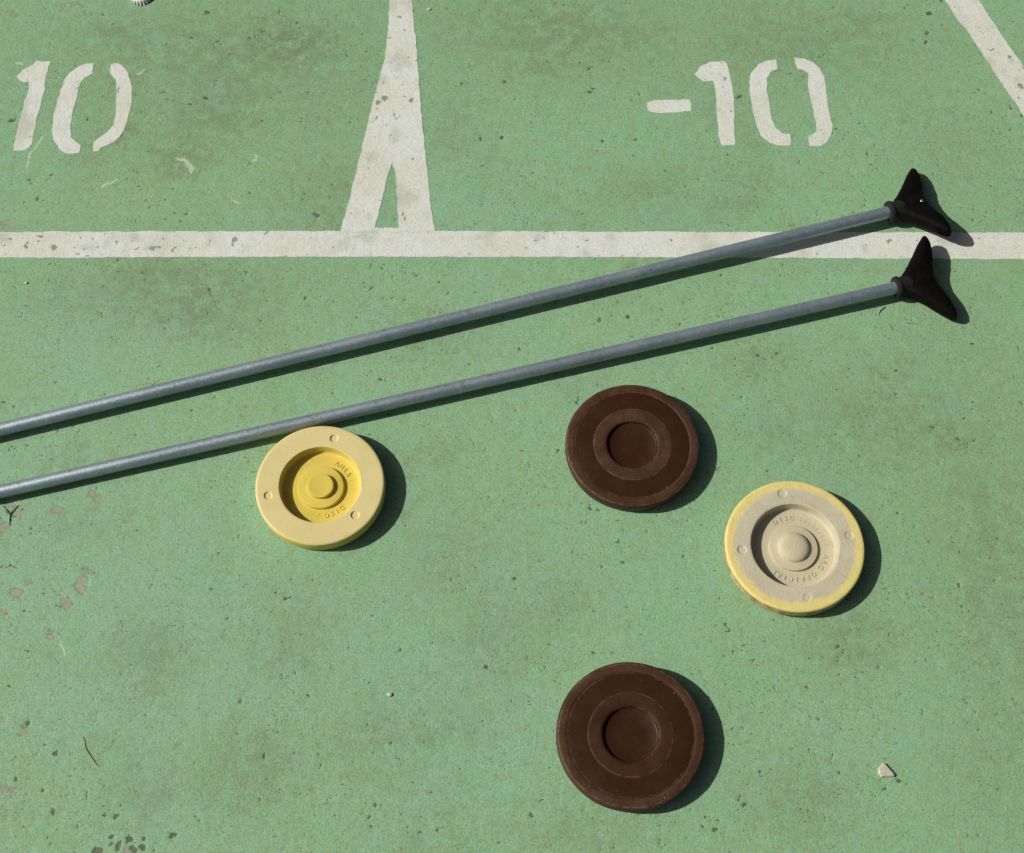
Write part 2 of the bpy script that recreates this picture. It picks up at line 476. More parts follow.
def painted(name, pts_px, label, lift=0.00026, step=0.0032, holes=(), seed=1, extra=(), rough=1.0, world_pts=None):
    """a film of paint: outline on the ground, filled with a fine triangle net that follows the concrete"""
    r = random.Random(seed)

    def densify(pp):
        out = []
        for i in range(len(pp)):
            a, b = pp[i], pp[(i + 1) % len(pp)]
            n = max(1, int((b - a).length / step))
            for k in range(n):
                out.append(a.lerp(b, k / n))
        arr = np.array([[p.x, p.y] for p in out])
        jx = (fbm(arr[:, 0], arr[:, 1], 0.008, 200 + seed, 2) - .5) * 0.0022 * rough
        jy = (fbm(arr[:, 0], arr[:, 1], 0.008, 300 + seed, 2) - .5) * 0.0022 * rough
        return [Vector((x + a, y + b)) for (x, y), a, b in zip(arr, jx, jy)]

    base = world_pts or [Vector(P(*p)[:2]) for p in pts_px]
    loops = [densify(base)] + [densify([Vector(P(*p)[:2]) for p in h]) for h in holes]
    vco, edges, faces_in = [], [], []
    for lp in loops:
        s = len(vco)
        vco += lp
        n = len(lp)
        edges += [(s + i, s + (i + 1) % n) for i in range(n)]
    nb = len(vco)
    mnx, mxx = min(v.x for v in loops[0]), max(v.x for v in loops[0])
    mny, mxy = min(v.y for v in loops[0]), max(v.y for v in loops[0])
    poly = [np.array([[p.x, p.y] for p in lp]) for lp in loops]
    qx, qy = np.meshgrid(np.arange(mnx, mxx, step), np.arange(mny, mxy, step), indexing='ij')
    qx, qy = qx.ravel() + rng.uniform(-.2, .2, qx.size) * step, qy.ravel() + rng.uniform(-.2, .2, qy.size) * step
    ins = np.zeros(qx.size, bool)
    for pl in poly:
        x1, y1 = pl[:, 0], pl[:, 1]
        x2, y2 = np.roll(x1, -1), np.roll(y1, -1)
        for a, b, c, d in zip(x1, y1, x2, y2):
            if b == d: continue
            cr = ((b > qy) != (d > qy)) & (qx < (c - a) * (qy - b) / (d - b) + a)
            ins ^= cr
    vco += [Vector((a, b)) for a, b in zip(qx[ins], qy[ins])]
    res = geometry.delaunay_2d_cdt(vco, edges, [], 0, 1e-7)
    v2, e2, f2 = res[0], res[1], res[2]
    arr = np.array([[v.x, v.y] for v in v2])
    cen = np.array([[sum(arr[i, 0] for i in f) / len(f), sum(arr[i, 1] for i in f) / len(f)] for f in f2])
    ins = np.zeros(len(cen), bool)
    for pl in poly:
        x1, y1 = pl[:, 0], pl[:, 1]
        x2, y2 = np.roll(x1, -1), np.roll(y1, -1)
        for a, b, c, d in zip(x1, y1, x2, y2):
            if b == d: continue
            ins ^= ((b > cen[:, 1]) != (d > cen[:, 1])) & (cen[:, 0] < (c - a) * (cen[:, 1] - b) / (d - b) + a)
    faces = [list(f) for f, k in zip(f2, ins) if k]
    z = relief(arr[:, 0], arr[:, 1]) + lift
    bm = bmesh.new()
    bv = [bm.verts.new((x, y, zz)) for (x, y), zz in zip(arr, z)]
    for f in faces:
        try: bm.faces.new([bv[i] for i in f])
        except ValueError: pass
    for v in [v for v in bm.verts if not v.link_faces]: bm.verts.remove(v)
    bm.normal_update()
    for f in bm.faces:
        if f.normal.z < 0: f.normal_flip()
    be = [e for e in bm.edges if e.is_boundary]
    ex = bmesh.ops.extrude_edge_only(bm, edges=be)
    for g in ex['geom']:
        if isinstance(g, bmesh.types.BMVert): g.co.z -= 0.0012
    bmesh.ops.recalc_face_normals(bm, faces=bm.faces)
    bm.verts.index_update()
    edge = np.array([1.0 if (v.co.z < -0.0009 or any(len(f.verts) == 4 for f in v.link_faces)) else 0.0 for v in bm.verts])
    me = bpy.data.meshes.new(name)
    bm.to_mesh(me); bm.free()
    co = np.empty(len(me.vertices) * 3, np.float32); me.vertices.foreach_get('co', co)
    co = co.reshape(-1, 3)
    s = vnoise(co[:, 0], co[:, 1], 0.0045, 400) * .6 + vnoise(co[:, 0], co[:, 1], 0.0025, 401) * .4
    ch = np.clip((s - (0.90 - 0.17 * fbm(co[:, 0], co[:, 1], 0.06, 403, 2))) / 0.05, 0, 1) * 0.8
    wo = np.clip((fbm(co[:, 0], co[:, 1], 0.03, 405, 4) - 0.62) / 0.16, 0, 1)
    for (x, y, rr) in extra:
        p = P(x, y)
        q = np.hypot(co[:, 0] - p.x + (vnoise(co[:, 0], co[:, 1], .004, 9) - .5) * .004, co[:, 1] - p.y + (vnoise(co[:, 0], co[:, 1], .004, 8) - .5) * .004) / (rr * 0.00125)
        ch = np.maximum(ch, np.clip((1.3 - q) / 0.6, 0, 1) * 0.9)
    for nm, f in (('chip', ch), ('worn', wo), ('edge', edge)):
        a = me.attributes.new(nm, 'FLOAT', 'POINT'); a.data.foreach_set('value', f.astype(np.float32))
    me.materials.append(M_WHITE)
    o = bpy.data.objects.new(name, me)
    C.objects.link(o)
    o.parent = court
    o['label'] = label
    return o


def zpx(ox, oy, s, pts):
    return [(ox + x / s, oy + y / s) for x, y in pts]


painted('painted_line', [(-190, 231.5), (0, 231.5), (340, 230.7), (680, 231.5), (1024, 232.2), (1230, 232.4),
                         (1230, 260.5), (1024, 259.3), (680, 257.2), (340, 256.6), (0, 257.8), (-190, 259)],
        'straight white base line running across the green court', seed=2, lift=0.00027,
        extra=[(53, 247, 4), (235, 239, 3.4), (232, 245, 2), (10, 238, 2.6), (27, 243, 2.4), (40, 236, 2.4), (38, 241, 1.6), (3, 246, 2),
               (27, 248, 2), (151, 249, 3), (158, 247, 3), (135, 249, 2), (172, 250, 2.4), (117, 241, 1.6), (888, 241, 3), (672, 240, 2.6), (553, 233, 2.2), (85, 243, 1.6), (265, 234, 1.4)])
outl = zpx(330, 0, 3.283, [(195, -190), (195, 0), (190, 100), (180, 190), (150, 300), (120, 420), (80, 590), (33, 763)]) \
    + zpx(330, 0, 3.283, [(345, 762), (330, 660), (315, 520), (300, 360), (290, 230), (280, 110), (268, 0), (256, -190)])
hole = zpx(330, 0, 3.283, [(205, 535), (190, 575), (170, 660), (148, 747), (224, 748), (221, 650), (213, 565)])
painted('painted_divider', outl, 'white divider line that splits into two legs above the base line', holes=[hole], seed=3, lift=0.00034,
        extra=[(384, 98, 3.6), (379, 101, 2.4), (411, 100, 3), (395, 115, 2.4), (352, 213, 1.8), (376, 199, 1.4), (402, 214, 2.4), (404, 218, 2), (400, 17, 1.8), (391, 135, 1.6), (405, 96, 1.6)])
painted('painted_line', zpx(930, 0, 6.564, [(-40, -240), (100, 0), (150, 80), (180, 130), (235, 185), (300, 285), (380, 400), (440, 500), (500, 590), (560, 670), (617, 765), (1200, 1640),
                                           (1330, 1440), (617, 435), (540, 330), (470, 225), (400, 120), (322, 0), (165, -240)]),
        'slanting white line beside the -10', seed=4, lift=0.00027, extra=[(1021, 86, 3), (992, 49, 2), (1010, 56, 2), (1018, 97, 1.6)])

z8 = lambda pts: zpx(630, 40, 4.655, pts)
painted('painted_minus_sign', z8([(78, 288), (120, 277), (200, 277), (275, 275), (285, 300), (283, 330), (180, 340), (105, 338), (85, 325)]),
        'white minus sign of the -10', seed=5, step=0.0028)
painted('painted_digit', z8([(300, 160), (325, 125), (375, 100), (440, 97), (455, 110), (468, 180), (483, 260), (485, 350), (490, 490), (425, 492),
                             (412, 440), (405, 370), (400, 260), (385, 190), (340, 190), (320, 178)]),
        'white stencilled 1 of the -10', seed=6, step=0.0028)
painted('painted_digit', z8([(680, 88), (688, 135), (655, 150), (640, 170), (636, 220), (650, 290), (660, 360), (680, 410), (710, 435), (748, 437), (750, 493),
                             (690, 492), (650, 478), (610, 445), (590, 400), (575, 340), (560, 260), (555, 190), (565, 150), (595, 115), (630, 95)]),
        'first half of the white stencilled 0 of the -10', seed=7, step=0.0028)
painted('painted_digit', z8([(765, 80), (810, 85), (850, 103), (885, 132), (908, 170), (915, 260), (925, 330), (945, 400), (938, 440), (915, 475), (890, 492), (835, 492),
                             (828, 445), (860, 433), (868, 400), (855, 340), (840, 270), (828, 200), (830, 155), (810, 140), (780, 135), (768, 110)]),
        'second half of the white stencilled 0 of the -10', seed=8, step=0.0028)
z7 = lambda pts: zpx(0, 40, 6.56, pts)
painted('painted_digit', z7([(105, 235), (150, 195), (215, 160), (245, 133), (290, 142), (332, 138), (315, 180), (312, 205), (290, 330), (260, 450), (240, 530), (222, 610),
                             (212, 680), (180, 710), (150, 728), (85, 730), (90, 690), (110, 610), (130, 520), (155, 420), (180, 350), (188, 270), (160, 278), (125, 265)]),
        'white stencilled 1 of the 10', seed=9, step=0.0028)
painted('painted_digit', z7([(615, 150), (605, 225), (560, 240), (530, 275), (510, 340), (490, 420), (470, 500), (460, 580), (470, 640), (500, 668), (535, 690), (520, 740),
                             (460, 748), (420, 740), (380, 705), (350, 650), (338, 590), (350, 500), (370, 420), (395, 330), (420, 265), (460, 210), (510, 175), (560, 155)]),
        'first half of the white stencilled 0 of the 10', seed=10, step=0.0028)
painted('painted_digit', z7([(725, 160), (760, 148), (800, 165), (835, 205), (855, 260), (868, 330), (865, 400), (845, 490), (825, 560), (795, 620), (750, 665), (700, 690),
                             (660, 705), (650, 728), (612, 735), (610, 670), (650, 640), (700, 605), (740, 560), (755, 490), (760, 420), (765, 330), (760, 270), (745, 245), (720, 215)]),
        'second half of the white stencilled 0 of the 10', seed=12, step=0.0028)


# ------------------------------------------------------------------ discs
def lathe(name, prof, mat, parent, segs=160, fn=None, sharp=34, closed=False):
    """turn a profile of (radius, height) in millimetres; fn(x, y, z) may dent it"""
    vs_, fs = [], []
    rings = []
    for (r, z) in prof:
        if r < 1e-6:
            rings.append([len(vs_)])
            vs_.append((0, 0, z))
        else:
            rings.append(list(range(len(vs_), len(vs_) + segs)))
            for i in range(segs):
                a = 2 * math.pi * i / segs
                vs_.append((r * math.cos(a), r * math.sin(a), z))
    pairs = list(zip(rings[:-1], rings[1:]))
    if closed: pairs.append((rings[-1], rings[0]))
    for A, B in pairs:
        for i in range(segs):
            j = (i + 1) % segs
            if len(A) == 1 and len(B) == 1: continue
            if len(A) == 1: fs.append((A[0], B[i], B[j]))
            elif len(B) == 1: fs.append((A[i], B[0], A[j]))
            else: fs.append((A[i], B[i], B[j], A[j]))
    if fn: vs_ = [fn(*v) for v in vs_]
    vs_ = [(x / 1000, y / 1000, z / 1000) for x, y, z in vs_]
    o = mesh_obj(name, vs_, fs, mat, parent, True, None)
    bm = bmesh.new(); bm.from_mesh(o.data)
    bmesh.ops.recalc_face_normals(bm, faces=bm.faces)
    bm.to_mesh(o.data); bm.free()
    if sharp: o.data.set_sharp_from_angle(angle=math.radians(sharp))
    return o


def lumps(amp, cell, seed, lo=0.8):
    """small irregularity of a worn edge, by angle"""
    r = random.Random(seed)
    K = [(r.uniform(0, 6.28), k, r.uniform(.4, 1) / k ** 0.5) for k in range(3, 3 + cell)]
    return lambda a: amp * sum(w * math.sin(k * a + p) for p, k, w in K) / 3


def mat_brown(name, base, dust, amt, rough):
    t = NT(name)
    r = t.radius()
    mid = t.noise(45, 4, 0.6)
    fine = t.noise(380, 3, 0.65)
    streak = t.noise(60, 3, 0.6, (1, 2, 0), (1, 7, 1))
    patch = t.ramp(t.noise(16, 3, 0.6, (4, 6, 1)), 0.36, 0.62, 0.45, 1.0)
    f = t.math('MULTIPLY', t.math('MULTIPLY', t.ramp(t.math('ADD', t.math('MULTIPLY', mid, 0.5), t.math('MULTIPLY', fine, 0.5)), 0.35, 0.68), amt), patch)
    col = t.mix(f, base, dust)
    scr = t.ramp(streak, 0.66, 0.7)
    col = t.mix(t.math('MULTIPLY', scr, 0.22), col, dust)
    nick = t.ramp(t.noise(120, 4, 0.7, (3, 3, 3)), 0.42, 0.62)
    for rr, w in ((0.0295, 0.0009), (0.0441, 0.0007), (0.0655, 0.0006), (0.0752, 0.0011)):
        band = t.ramp(t.math('ABSOLUTE', t.math('SUBTRACT', r, rr)), w, 0.0)
        col = t.mix(t.math('MULTIPLY', t.math('MULTIPLY', band, nick), 0.6), col, (0.17, 0.105, 0.065, 1))
    spk = t.ramp(t.noise(260, 1, 0.5, (6, 2, 1)), 0.79, 0.82)
    col = t.mix(t.math('MULTIPLY', spk, 0.6), col, (0.22, 0.17, 0.13, 1))
    nrm = t.bump(t.math('ADD', fine, t.math('MULTIPLY', mid, 0.5)), 0.0004, 0.35)
    return t.done(col, t.ramp(mid, 0.3, 0.7, rough, rough + 0.14), nrm, spec=0.22)


M_BROWN = mat_brown('dark_brown_plastic', (0.031, 0.0108, 0.0036, 1), (0.048, 0.0185, 0.007, 1), 0.6, 0.36)
M_BROWN_W = mat_brown('scuffed_brown_plastic', (0.042, 0.0175, 0.0075, 1), (0.088, 0.047, 0.024, 1), 0.85, 0.52)


def brown_disc(px, py, R, label, rz, seed):
    t_ = 20.6
    c = P(px, py, t_ / 1000)
    e = thing('shuffleboard_disc', (c.x, c.y, 0), label, 'disc', 'shuffleboard discs on the court', rz)
    k = R / 76.0
    lp = lumps(0.22, 14, seed)

    def dent(x, y, z):
        r = math.hypot(x, y)
        if r < 40: return (x, y, z)
        a = math.atan2(y, x)
        d = lp(a) * (r / 76) ** 4
        return (x * (1 + d / r), y * (1 + d / r), z)
    body = [(0, 0.2), (70 * k, 0.2), (73.2 * k, 0.8), (74.8 * k, 2.4), (75.2 * k, 4), (75.2 * k, 15), (73.5 * k, 18.5), (66 * k, 20.1), (44 * k, 20.15), (29.6 * k, 20.15),
            (28.8 * k, 19.4), (27.6 * k, 16.8), (26.4 * k, 16.2), (12, 16.1), (0, 16.1)]
    b = lathe('body', body, M_BROWN, e, 160, dent)
    rim = [(66.2 * k, 18.6), (65.2 * k, 20.12), (66.4 * k, 20.52), (67.6 * k, 20.6), (72.4 * k, 20.5), (74.6 * k, 20.1), (75.6 * k, 19.3), (76 * k, 18.0), (76 * k, 9.2), (75.6 * k, 8.4), (72 * k, 8.4)]
    lathe('outer_rim', rim, M_BROWN_W, e, 160, dent, closed=True)
    ring = [(44.4 * k, 19.4), (44.4 * k, 20.14), (43.2 * k, 20.42), (42 * k, 20.5), (32 * k, 20.5), (30.2 * k, 20.3), (29.2 * k, 19.6), (29.2 * k, 19.2)]
    lathe('inner_ring', ring, M_BROWN_W if seed == 1 else M_BROWN_M, e, 160, None, closed=True)
    return e


M_BROWN_M = mat_brown('rubbed_brown_plastic', (0.036, 0.0130, 0.0048, 1), (0.058, 0.0245, 0.0105, 1), 0.75, 0.42)
brown_disc(632.4, 444.0, 76.4, 'dark brown disc with scuffed paler inner ring, just below the two cues', 0.4, 1)
brown_disc(630.7, 734.2, 77.8, 'glossier dark brown disc farthest from the two cues', 2.1, 2)


def mat_yellow():
    t = NT('yellow_disc_plastic')
    r = t.radius()
    mid = t.noise(30, 4, 0.6)
    fine = t.noise(420, 3, 0.6)
    worn = t.math('MULTIPLY', t.ramp(r, 0.0445, 0.0475), t.ramp(t.xyz[2], 0.0170, 0.0200))
    col = t.mix(t.ramp(mid, 0.35, 0.65), (0.60, 0.475, 0.072, 1), (0.66, 0.52, 0.095, 1))
    face = t.mix(t.ramp(mid, 0.35, 0.68), (0.62, 0.525, 0.23, 1), (0.66, 0.555, 0.26, 1))
    col = t.mix(worn, col, face)
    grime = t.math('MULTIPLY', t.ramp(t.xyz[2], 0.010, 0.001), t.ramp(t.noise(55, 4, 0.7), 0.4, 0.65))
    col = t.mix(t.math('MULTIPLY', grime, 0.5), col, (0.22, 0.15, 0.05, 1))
    smear = t.math('MULTIPLY', t.ramp(t.noise(22, 5, 0.7, (4, 8, 0)), 0.48, 0.7), t.ramp(t.noise(160, 4, 0.7, (1, 1, 5)), 0.35, 0.65))
    col = t.mix(t.math('MULTIPLY', smear, 0.3), col, (0.50, 0.40, 0.16, 1))
    scr = t.ramp(t.noise(70, 3, 0.6, (1, 2, 0), (1, 9, 1)), 0.66, 0.70)
    col = t.mix(t.math('MULTIPLY', scr, 0.35), col, (0.72, 0.62, 0.36, 1))
    spk = t.ramp(t.noise(330, 2, 0.5, (3, 1, 2)), 0.70, 0.76)
    col = t.mix(t.math('MULTIPLY', spk, 0.35), col, (0.25, 0.2, 0.09, 1))
    nrm = t.bump(t.math('ADD', fine, t.math('MULTIPLY', mid, 0.6)), 0.0005, 0.42)
    return t.done(col, 0.62, nrm, spec=0.35)


def mat_pale():
    t = NT('worn_yellow_disc_plastic')
    r = t.radius()
    mid = t.noise(34, 4, 0.65)
    fine = t.noise(480, 3, 0.6)
    edge = t.ramp(t.math('ADD', r, t.math('MULTIPLY', t.math('SUBTRACT', t.noise(75, 6, 0.8, (2, 2, 2)), 0.5), 0.016)), 0.0635, 0.0695)
    grey = t.mix(t.ramp(mid, 0.35, 0.68), (0.52, 0.48, 0.345, 1), (0.48, 0.435, 0.30, 1))
    yel = t.mix(t.ramp(t.noise(26, 3, 0.6, (5, 1, 0)), 0.42, 0.62), (0.66, 0.585, 0.20, 1), (0.68, 0.56, 0.22, 1))
    col = t.mix(edge, grey, yel)
    side = t.ramp(t.xyz[2], 0.0190, 0.0165)
    col = t.mix(t.math('MULTIPLY', side, t.ramp(r, 0.06, 0.07)), col, t.mix(t.ramp(t.noise(70, 4, 0.7), 0.4, 0.6), (0.52, 0.42, 0.20, 1), (0.30, 0.21, 0.11, 1)))
    inner = t.ramp(r, 0.049, 0.043)
    col = t.mix(t.math('MULTIPLY', inner, 0.8), col, (0.51, 0.465, 0.31, 1))
    dirt = t.math('MULTIPLY', t.ramp(t.noise(95, 5, 0.7, (8, 3, 0)), 0.52, 0.68), t.ramp(r, 0.026, 0.034, 0.4, 1.0))
    col = t.mix(t.math('MULTIPLY', dirt, 0.2), col, (0.24, 0.19, 0.11, 1))
    nrm = t.bump(t.math('ADD', fine, t.math('MULTIPLY', mid, 0.8)), 0.0007, 0.7)
    return t.done(col, 0.7, nrm, spec=0.25)


M_YEL, M_PALE = mat_yellow(), mat_pale()

_letters = {}


def letter_mesh(ch):
    if ch not in _letters:
        cu = bpy.data.curves.new('letter', 'FONT')
        cu.body = ch; cu.size = 1.0; cu.align_x = 'CENTER'; cu.extrude = 0.05; cu.bevel_depth = 0.012; cu.resolution_u = 3
        o = bpy.data.objects.new('letter', cu); C.objects.link(o)
        dg = bpy.context.evaluated_depsgraph_get()
        me = o.evaluated_get(dg).to_mesh()
        _letters[ch] = ([v.co.copy() for v in me.vertices], [list(p.vertices) for p in me.polygons])
        o.evaluated_get(dg).to_mesh_clear()
        bpy.data.objects.remove(o)
        bpy.data.curves.remove(cu)
    return _letters[ch]


def lettering(words, radius, size, zmm, parent, mat):
    """raised moulded letters round a circle, tops outwards, read clockwise; words = (text, start angle, step in degrees, relief)"""
    V, F = [], []
    for text, a0, st, rl in words:
        for i, ch in enumerate(text):
            if ch == ' ': continue
            a = math.radians(a0 - st * i)
            vs_, fs = letter_mesh(ch)
            b = len(V)
            out = Vector((math.cos(a), math.sin(a)))
            tan = Vector((math.sin(a), -math.cos(a)))
            for v in vs_:
                p = out * (radius + (v.y - 0.33) * size) + tan * (v.x * size)
                V.append((p.x / 1000, p.y / 1000, (zmm + (v.z * 9 + 0.4) * rl - 0.4) / 1000))
            F += [[b + k for k in f] for f in fs]
    return mesh_obj('raised_lettering', V, F, mat, parent, False)


def yellow_disc(px, py, R, label, mat, pits, boss, words, seed, edge_amp):
    t_, fl = 20.6, 8.4
    c = P(px, py, t_ / 1000)
    e = thing('shuffleboard_disc', (c.x, c.y, 0), label, 'disc', 'shuffleboard discs on the court')
    k = R / 73.0
    lp = lumps(edge_amp, 20, seed)
    prof = [(0, 0.2), (66 * k, 0.2), (70.5 * k, 1.0), (72.3 * k, 2.6), (72.8 * k, 4.5), (73 * k, 9), (73 * k, 18.0), (72.8 * k, 19.2), (72.1 * k, 20.0), (71.1 * k, 20.45), (69.8 * k, 20.57)]
    r = 69.0
    while r > 47.6:
        prof.append((r * k, 20.6)); r -= 0.55
    prof += [(46.6 * k, 20.55), (46.0 * k, 20.1), (45.7 * k, 19.2), (45.0 * k, 11), (44.4 * k, 9.4), (43.4 * k, 8.6), (42 * k, fl), (30, fl), (0, fl)]
    pc = [(rr * math.cos(math.radians(a)), rr * math.sin(math.radians(a)), pr, dp) for a, rr, pr, dp in pits]

    def dent(x, y, z):
        rr = math.hypot(x, y)
        if rr > 47 * k and z > 20.2:
            for cx, cy, pr, dp in pc:
                q = math.hypot(x - cx, y - cy) / pr
                if q < 1.1: z -= dp * min(1, (1.1 - q) / 0.2)
            z += 0.10 * math.sin(x * .11 + seed) * math.sin(y * .13)
        if rr > 60 * k:
            d = lp(math.atan2(y, x)) * min(1, (rr / k - 60) / 12)
            x, y = x * (1 + d / rr), y * (1 + d / rr)
        return (x, y, z)
    lathe('body', prof, mat, e, 520, dent)
    lathe('hub', boss, mat, e, 96)
    lettering(words, 34.2 * k, 7.4, fl + 0.25, e, mat)
    return e


boss_y = [(0, 7.8), (26.0, 7.8), (25.8, 12.0), (25.4, 12.5), (24.6, 12.7), (16, 12.7), (15.0, 12.8), (14.8, 16.6), (14.4, 17.1), (13.4, 17.3), (11.6, 17.1), (0, 17.1)]
yellow_disc(319.9, 484.1, 72.8, 'bright yellow hollow-faced disc touching the lower cue', M_YEL,
            [(77, 58, 4.4, 1.5), (193.5, 59, 4.3, 1.5), (-42, 55.5, 4.5, 1.5)], boss_y,
            [('AMER', 62, 11, 1), ('IIII', 16, 9, .55), ('DISC', -45, 10.5, 1), ('.', -92, 9, 1)], 5, 0.10)
boss_p = [(0, 7.8), (27.0, 7.8), (26.8, 11.2), (26.4, 11.8), (25.6, 12.0), (18.5, 12.0), (17.8, 12.3), (16.9, 14.8), (14.8, 16.4), (11, 17.6), (6, 18.2), (0, 18.3)]
yellow_disc(795.0, 544.9, 77.1, 'greyish worn disc with a yellow edge band and domed hub', M_PALE,
            [(98.5, 62, 4.8, 1.0), (185.5, 59, 4.8, 1.0), (-81.5, 61, 4.4, 0.7), (10.5, 62, 4.6, 0.8)], boss_p,
            [('DISC', 120, 10.5, 1), ('IIIIIIIII', 72, 8, .5), ('ARC', -16, 11, 1), ('OFFICIAL', -57, 10.5, 1)], 9, 0.34)


# ------------------------------------------------------------------ cues
def mat_pole():
    t = NT('dull_galvanised_tube')
    mid = t.noise(14, 4, 0.65, None, (1, 1, 1))
    fine = t.noise(520, 3, 0.65)
    spot = t.noise(260, 4, 0.7, (3, 4, 5))
    col = t.mix(t.ramp(mid, 0.35, 0.65), (0.275, 0.345, 0.38, 1), (0.34, 0.41, 0.44, 1))
    col = t.mix(t.math('MULTIPLY', t.ramp(spot, 0.54, 0.64), 0.6), col, (0.50, 0.56, 0.58, 1))
    col = t.mix(t.math('MULTIPLY', t.ramp(t.noise(90, 4, 0.7, (1, 7, 2)), 0.56, 0.7), 0.4), col, (0.12, 0.14, 0.15, 1))
    nrm = t.bump(t.math('ADD', fine, spot), 0.0003, 0.4)
    return t.done(col, t.ramp(fine, 0.3, 0.7, 0.38, 0.55), nrm, metal=0.68)


def mat_black():
    t = NT('black_fork_plastic')
    mid = t.noise(60, 4, 0.6)
    fine = t.noise(300, 3, 0.6)
    col = t.mix(t.ramp(mid, 0.4, 0.7), (0.0022, 0.0018, 0.0015, 1), (0.0045, 0.0035, 0.0028, 1))
    col = t.mix(t.math('MULTIPLY', t.ramp(fine, 0.6, 0.75), 0.3), col, (0.010, 0.008, 0.0065, 1))
    return t.done(col, 0.6, t.bump(t.math('ADD', fine, mid), 0.0012, 0.8), spec=0.08)


def mat_plain(name, c1, c2, scale, rough, metal=0.0):
    t = NT(name)
    a = t.noise(scale, 4, 0.65)
    col = t.mix(t.ramp(a, 0.35, 0.68), c1, c2)
    return t.done(col, rough, t.bump(t.noise(scale * 5, 3, 0.6), 0.0005, 0.4), metal=metal)


M_POLE, M_BLACK = mat_pole(), mat_black()
M_COLLAR = mat_plain('scuffed_black_collar', (0.002, 0.0016, 0.0013, 1), (0.007, 0.005, 0.004, 1), 160, 0.85)
M_RIVET = mat_plain('rivet_steel', (0.35, 0.34, 0.32, 1), (0.5, 0.5, 0.5, 1), 300, 0.35, 0.9)


def interp(tab, x):
    for (a, b), (c, d) in zip(tab[:-1], tab[1:]):
        if x <= c:
            t = (x - a) / (c - a)
            return b + (d - b) * t
    return tab[-1][1]


BACK = [(0, 6), (10, 8), (14, 12), (18, 17), (25, 24), (36, 34), (46, 43), (54, 50.5), (57, 54.5)]
FRONT = [(0, 49), (10, 50.2), (18, 53), (25, 55.5), (33, 57.5), (42, 58.6), (50, 58.4), (54, 57.4), (57, 55.3)]
HALF = [(0, 11), (20, 10.2), (35, 9.6), (47, 8.6), (53, 7), (55.5, 5), (57, 2.5)]


def fork_shape(scale=1.0):
    ps = [-57, -56.2, -55, -53, -50, -46, -42, -38, -34, -30, -26, -22, -19, -16, -13, -10, -6, -3, 0]
    ps = ps + [-p for p in ps[:-1]][::-1]
    V, F, M = [], [], 16
    for p in ps:
        q = abs(p)
        b, f, h = interp(BACK, q), interp(FRONT, q), interp(HALF, q)
        for j in range(M):
            a = 2 * math.pi * j / M
            ca, sa = math.cos(a), math.sin(a)
            e = 0.62
            jt = random.uniform(-.5, .5) if 12 < q < 55 else 0.0
            V.append(Vector((jt + (b + f) / 2 + (f - b) / 2 * math.copysign(abs(ca) ** e, ca), p, h * math.copysign(abs(sa) ** e, sa))) * (scale / 1000))
    n = len(ps)
    for i in range(n - 1):
        for j in range(M):
            k = (j + 1) % M
            F.append((i * M + j, i * M + k, (i + 1) * M + k, (i + 1) * M + j))
    F.append(tuple(range(M))[::-1])
    F.append(tuple((n - 1) * M + j for j in range(M)))
    return V, F


def axis_lathe(name, prof, mat, parent, segs=40, sharp=34):
    """profile of (along, radius) in mm about the cue's own axis (local x)"""
    V, F = [], []
    for a, r in prof:
        for i in range(segs):
            t = 2 * math.pi * i / segs
            V.append((a / 1000, r / 1000 * math.cos(t), r / 1000 * math.sin(t)))
    for k in range(len(prof) - 1):
        for i in range(segs):
            j = (i + 1) % segs
            F.append((k * segs + i, k * segs + j, (k + 1) * segs + j, (k + 1) * segs + i))
    F.append(tuple(range(segs))[::-1])
    F.append(tuple((len(prof) - 1) * segs + i for i in range(segs)))
    return mesh_obj(name, V, F, mat, parent, True, sharp)


POLE_R = 7.7
LEN = 1.72


def cue(p_left, p_head, roll_deg, label, scale=1.0, rivet=True):
    V, F = fork_shape(scale)
    roll = math.radians(roll_deg)
    zh = 0.018
    for _ in range(6):
        H = P(*p_head, zh)
        L_ = P(*p_left, 0.012)
        d = (Vector((H.x, H.y)) - Vector((L_.x, L_.y))).normalized()
        slope = math.asin((zh - POLE_R / 1000 - 0.0002) / LEN)
        ax = Vector((d.x * math.cos(slope), d.y * math.cos(slope), math.sin(slope)))
        side = Vector((0, 0, 1)).cross(ax).normalized()
        up = ax.cross(side)
        R = Matrix((ax, side, up)).transposed() @ Matrix.Rotation(roll, 3, 'X')
        need = max(-(R @ v).z for v in V)
        zh = max(need, 0.0146) + 0.0002
        L_z = POLE_R / 1000 + (zh - POLE_R / 1000) * 0.35
    e = thing('shuffleboard_cue', (0, 0, 0), label, 'cue', 'shuffleboard cues lying on the court')
    e.matrix_world = Matrix.Translation(H) @ R.to_4x4()
    r = POLE_R
    axis_lathe('pole', [(-LEN * 1000, r * .93), (-LEN * 1000 + 2, r), (-60, r), (9, r)], M_POLE, e, 40)
    axis_lathe('grip', [(-LEN * 1000 - 3, r * 0.7), (-LEN * 1000 - 1, r + 1.2), (-LEN * 1000 + 110, r + 1.2), (-LEN * 1000 + 112, r + 0.3)], M_BLACK, e, 32)
    h = mesh_obj('fork', V, F, M_BLACK, e, True, 50)
    axis_lathe('collar', [(-1.5, r + 0.4), (-1.8, 11.6), (-1.0, 13.0), (1.0, 13.6), (3.2, 13.4), (4.4, 12.3), (6, 11.8), (15, 11.6), (24, 9.0), (28, 6.0)], M_COLLAR, h, 40)
    if rivet:
        rv = axis_lathe('rivet', [(0, 2.4), (0.5, 2.2), (1.0, 1.5), (1.2, 0.5)], M_RIVET, h, 20)
        rv.location = (0.040 * scale, -0.003, 0.0098 * scale)
        rv.rotation_euler = (0, -math.pi / 2, 0)
    return e


